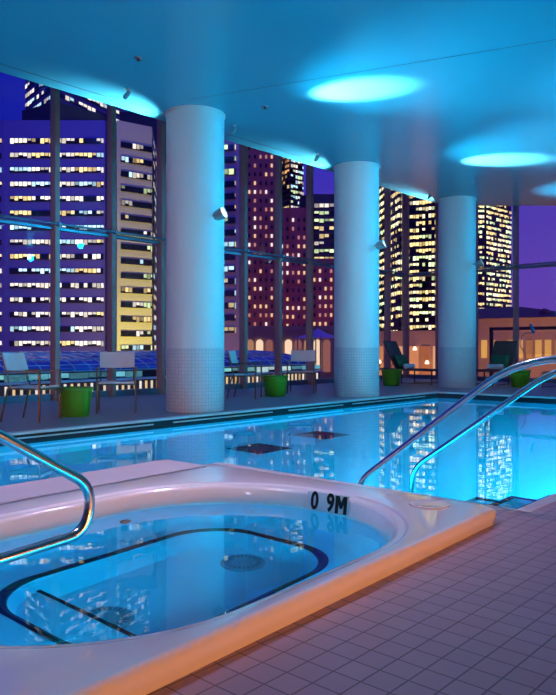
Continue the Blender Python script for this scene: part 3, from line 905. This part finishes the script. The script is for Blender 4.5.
# old building with hipped roof
base = P(470, 52); base.z = -12
r = empty('hipped_house', base); tag(r, 'old tan building with dark hipped roof and chimney behind the right lounger', 'building')
inv = Matrix.Translation(-base)
def q3(u, d, v): return P(u, d, Z(v, d))
A, Bq, C, D = P(455, 52), P(590, 46), P(605, 62), P(470, 70)
bm = B(); prism(bm, [(v.x, v.y) for v in (A, Bq, C, D)], -12, Z(319.5, 52)); bm.transform(inv); obj('wall', bm, F_tan, r)
ze = Z(319.5, 52)
bm = B()
ev = [Vector((v.x, v.y, ze)) for v in (P(452, 51.5), P(593, 45.5), P(609, 62.5), P(467, 71))]
rd = [P(478, 60, Z(306.5, 57)), P(522, 57.5, Z(306.5, 57))]
vs = [bm.verts.new(v) for v in ev]; vr = [bm.verts.new(v) for v in rd]
bm.faces.new((vs[0], vs[1], vr[1], vr[0])); bm.faces.new((vs[1], vs[2], vr[1])); bm.faces.new((vs[2], vs[3], vr[0], vr[1])); bm.faces.new((vs[3], vs[0], vr[0]))
bm.faces.new(vs[::-1])
bm.transform(inv); obj('roof', bm, pbr('roof_slate', (.10, .045, .07), .7), r)
c = P(544.5, 50)
bm = B(); bx(bm, c.x - .27, c.x + .27, c.y - .27, c.y + .27, Z(325, 50), Z(312, 50)); lathe(bm, [(.36, 0), (.3, .16), (.05, .26)], 12, c=(c.x, c.y, Z(312, 50)), cap_bot=True)
bm.transform(inv); obj('chimney', bm, pbr('chimney_clay', (.36, .17, .13), .8), r)
for k in range(10):
    u = 478 + k * 9.2
    s = (u - 455) / (590 - 455)
    a = A.lerp(Bq, s - .022); b = A.lerp(Bq, s + .022)
    bm = face_band(a, b, Z(358, 50), Z(340, 50), .5, .08); bm.transform(inv)
    obj('lit_window', bm, emis('house_glow', (1, .55, .12), .75) if k % 3 else emis('house_dim', (1, .5, .15), .3), r)

# dark fence on the terrace outside the right glass
r = empty('terrace_fence', (21.5, 8.9, -1)); tag(r, 'dark framed fence with pale panels outside the right window', 'fence')
ys = [10.05, 7.35, 6.55, 4.6, 2.6]
for y in ys:
    bm = B(); bx(bm, -.04, .04, y - .05 - 8.9, y + .05 - 8.9, 0, 2.56); obj('post', bm, F_dark, r)
bm = B(); bx(bm, -.05, .05, ys[-1] - 8.9, ys[0] + .05 - 8.9, 2.5, 2.6); obj('top_rail', bm, F_dark, r)
for a, b in zip(ys, ys[1:]):
    bm = B(); bx(bm, -.012, .012, b + .06 - 8.9, a - .06 - 8.9, 1.75, 2.44); obj('panel', bm, M_glass, r)
bm = B(); bx(bm, GX + .25, 26, -3, GY + .2, -1.1, -1.0); struct(obj('terrace_slab', bm, pbr('terrace', (.2, .15, .15), .8)))

# glazed barrel roof and its lit base below the left window
r = empty('glass_vault', (8, 15, -1)); tag(r, 'blue glazed barrel roof with white grid outside the left windows', 'roof')
X0, X1 = 1.0, 17.4
def vault(t): return (14.36 + 2.6 * (1 - math.cos(t * math.pi / 2)) , 0.42 + .42 * math.sin(t * math.pi / 2))
bm = B(); N = 14
vp = [[bm.verts.new((x - 8, vault(k / N)[0] - 15, vault(k / N)[1] + 1)) for k in range(N + 1)] for x in (X0, X1)]
for k in range(N): bm.faces.new((vp[0][k], vp[1][k], vp[1][k + 1], vp[0][k + 1]))
bb = [bm.verts.new((x - 8, 20 - 15, vault(1)[1] + 1)) for x in (X0, X1)]
bm.faces.new((vp[0][-1], vp[1][-1], bb[1], bb[0]))
obj('glazing', bm, pbr('vault_glass', (.02, .08, .38), .12, spec=.8, var=.3, scale=1.2), r, smooth=True)
bm = B(); bx(bm, X0 - 8, X1 - 8, -.6, 4.9, GRD + 1, 1.40); obj('support_wall', bm, F_dark, r)
for k in range(0, N + 1, 3):
    y, z = vault(k / N); bm = B(); tube(bm, [(X0 - 8, y - 15, z + 1), (X1 - 8, y - 15, z + 1)], .014, 6); obj('purlin', bm, pbr('grid_white', (.55, .65, .75), .4), r)
for i in range(40):
    x = X0 + (X1 - X0) * i / 39
    bm = B(); tube(bm, [(x - 8, vault(k / N)[0] - 15, vault(k / N)[1] + 1.005) for k in range(N + 1)], .012, 6); obj('rib', bm, MATS['grid_white'], r)
r = empty('lantern_base', (8, 13.6, -2)); tag(r, 'low wall of narrow warm lit slots below the blue glazed barrel roof', 'parapet')
bm = B(); bx(bm, X0 - 8, X1 - 8, .25, .5, 0, 2.2); obj('body', bm, F_dark, r)
bm = B(); bx(bm, X0 - 8, X1 - 8, .1, .6, 2.2, 2.24); obj('cornice', bm, pbr('cornice_pale', (.5, .7, .7), .5), r)
bm = face_band(Vector((X0, 13.84, 0)), Vector((X1, 13.84, 0)), 2.25, 2.40, .5, .012); bm.transform(Matrix.Translation((-8, -13.6, 0)))
obj('light_trough', bm, window_mat('trough_glow', [(.35, .95, .8), (.7, 1, .9), (.2, .7, .8)], .75, .8, 3, gap=.02), r)
for k in range(96):
    x = X0 + .1 + k * .17
    bm = B(); bx(bm, x - .022 - 8, x + .022 - 8, .215, .25, 1.76, 2.16); obj('lit_slot', bm, emis('slot_glow_%d' % (k % 4), [(1, .72, .32), (1, .85, .55), (1, .62, .22), (1, .9, .7)][k % 4], [1.0, .9, .7, 1.1][k % 4]), r)

# ------------------------------------------------------------------ light
def area(name, loc, to, sx, sy, energy, color, spread=180):
    d = Vector(to) - Vector(loc)
    return lamp('AREA', name, loc, d, energy, color, shape='RECTANGLE', size=sx, size_y=sy, spread=math.radians(spread))
# in the room
AZ = (0.0, 0.78, 1.0)
area('pool_light', (9.0, PYN + .03, -.65), (9.0, 7, -.9), 8.5, .5, 380, AZ)
area('pool_light', (-1.5, LY + .03, -.65), (-1.5, 7, -.9), 9, .5, 200, AZ)
area('pool_light', (PXN + .03, 3.2, -.65), (9, 3.4, -.9), 2.0, .5, 40, AZ)
area('spa_light', (2.3, 1.90, -.27), (2.3, 3, -.40), 1.6, .2, 14, (0.0, .66, 1.0))
area('warm_lamp', (2.2, -3.6, .40), (2.7, 1.65, .06), 4.5, .3, 46, (1.0, .35, .10), 75)
lamp('SPOT', 'pink_fill', (4.9, 4.3, 4.5), (-.2, -.2, -4.5), 380, (1.0, .66, .90), spot_size=math.radians(84), spot_blend=.6, shadow_soft_size=.15)  # two unseen overhead spots added to brighten spa rim and deck
lamp('SPOT', 'pink_fill', (1.3, 4.2, 4.5), (.1, -.3, -4.5), 330, (.76, .66, 1.0), spot_size=math.radians(84), spot_blend=.6, shadow_soft_size=.15)
lamp('SPOT', 'column_wash', (-2.5, 1.0, 3.6), (10.5, 7.0, -2.4), 440, (.62, .58, .95), spot_size=math.radians(50), spot_blend=1.0, shadow_soft_size=.3)  # unseen spot added to lift the columns' left sides
lamp('SPOT', 'pink_wash', (3.0, 1.5, 4.3), (11, 6.8, -2.0), 520, (1.0, .52, .50), spot_size=math.radians(34), spot_blend=.7, shadow_soft_size=.15)  # added pink light for the two farther columns, no fixture
lamp('SPOT', 'red_fill', (-7.5, 7.2, 1.7), (18, 3.6, .3), 900, (1.0, .26, .10), spot_size=math.radians(34), spot_blend=.8, shadow_soft_size=.2)  # added warm light for mullion sides and chair legs, source unseen
area('blue_fill', (9.5, -5.0, 2.5), (9, 2, CZ), 9, 1.0, 8, (0.0, .62, .85))  # added fill for the ceiling; the room has no cove here
lamp('SPOT', 'cyan_spill', (10.2, .9, 2.97), (.1, 1.2, 1.8), 1500, CYAN, spot_size=math.radians(72), spot_blend=1.0, shadow_soft_size=.05)  # added off-frame spot for the ceiling glow; no column stands here
lamp('SPOT', 'blue_wash', (13.5, -1.0, 4.3), (-4.5, 9.0, -.9), 1300, (0.0, .58, 1.0), spot_size=math.radians(60), spot_blend=1.0, shadow_soft_size=.12)
for cx, p, e in ((CX[0], (12.9, 3.3, 4.3), 1100), (CX[1], (16.2, 2.9, 4.3), 1100), (CX[2], (18.5, 2.5, 4.3), 900)):
    lamp('SPOT', 'blue_wash', p, Vector((cx, CY, 3.0)) - Vector(p), e, (0.0, .50, 1.0), spot_size=math.radians(46), spot_blend=1.0, shadow_soft_size=.1)  # unseen spots added to turn each column's right side cyan
# in the street: unseen area lights added to tint facades and barrel roof
area('sky_fill', P(20, 80, 70), P(60, 150, 20), 60, 40, 34000, (.03, .10, 1.0))
area('street_fill', P(30, 105, -22), P(40, 150, 0), 50, 20, 1200, (1.0, .04, .20), 120)
area('street_fill', P(135, 112, -20), P(135, 140, 4), 14, 10, 6500, (1.0, .80, .12), 80)
area('street_fill', P(290, 80, -22), P(290, 100, 4), 40, 8, 3500, (1.0, .18, .16))
area('street_fill', P(225, 98, -20), P(225, 120, 0), 12, 8, 2000, (1.0, .75, .5), 100)
area('terrace_fill', P(545, 34, -6), P(525, 50, 1), 14, 4, 800, (1.0, .50, .20), 110)
area('shop_fill', P(410, 36, -6), P(410, 42, 1), 6, 1, 110, (1.0, .45, .16), 110)
area('vault_fill', (9, 12.9, 5.6), (9, 16, .4), 14, .6, 150, (.05, .35, 1.0))

# evening sky: deep blue on the left, violet to the right, a little warmer low down
w = bpy.data.worlds.new('World'); S.world = w; w.use_nodes = True
nt = w.node_tree; bg = nt.nodes['Background']
tc = nt.nodes.new('ShaderNodeTexCoord')
dp = nt.nodes.new('ShaderNodeVectorMath'); dp.operation = 'DOT_PRODUCT'; dp.inputs[1].default_value = RT
mr = nt.nodes.new('ShaderNodeMapRange'); mr.inputs['From Min'].default_value = -.40; mr.inputs['From Max'].default_value = .40
rp = nt.nodes.new('ShaderNodeValToRGB')
rp.color_ramp.elements[0].color = (.003, .012, .36, 1); rp.color_ramp.elements[1].color = (.072, .052, .47, 1)
e = rp.color_ramp.elements.new(.55); e.color = (.045, .035, .50, 1)
sx = nt.nodes.new('ShaderNodeSeparateXYZ')
mz = nt.nodes.new('ShaderNodeMapRange'); mz.inputs['From Min'].default_value = .25; mz.inputs['From Max'].default_value = .0
mx = nt.nodes.new('ShaderNodeMix'); mx.data_type = 'RGBA'; mx.inputs['B'].default_value = (.22, .08, .40, 1)
ml = nt.nodes.new('ShaderNodeMath'); ml.operation = 'MULTIPLY'; ml.inputs[1].default_value = .6
nt.links.new(tc.outputs['Generated'], dp.inputs[0]); nt.links.new(dp.outputs['Value'], mr.inputs['Value'])
nt.links.new(mr.outputs[0], rp.inputs[0]); nt.links.new(tc.outputs['Generated'], sx.inputs[0])
nt.links.new(sx.outputs['Z'], mz.inputs['Value']); nt.links.new(mz.outputs[0], ml.inputs[0]); nt.links.new(ml.outputs[0], mx.inputs['Factor'])
nt.links.new(rp.outputs[0], mx.inputs['A']); nt.links.new(mx.outputs['Result'], bg.inputs['Color'])
bg.inputs['Strength'].default_value = 1.0

# ------------------------------------------------------------------ camera
cd = bpy.data.cameras.new('Camera'); cam = bpy.data.objects.new('Camera', cd); COL.objects.link(cam)
cam.location = (0, 0, EYE); cam.rotation_euler = (math.radians(90), 0, TH - math.pi / 2)
cd.sensor_fit = 'HORIZONTAL'; cd.sensor_width = 36; cd.lens = F * 36 / 556
cd.shift_y = -(347.5 - HOR) / 556; cd.clip_end = 2000
S.camera = cam
vs_ = S.view_settings
vs_.view_transform = 'Standard'; vs_.look = 'None'; vs_.gamma = 1; vs_.use_curve_mapping = False; vs_.exposure = 0.0
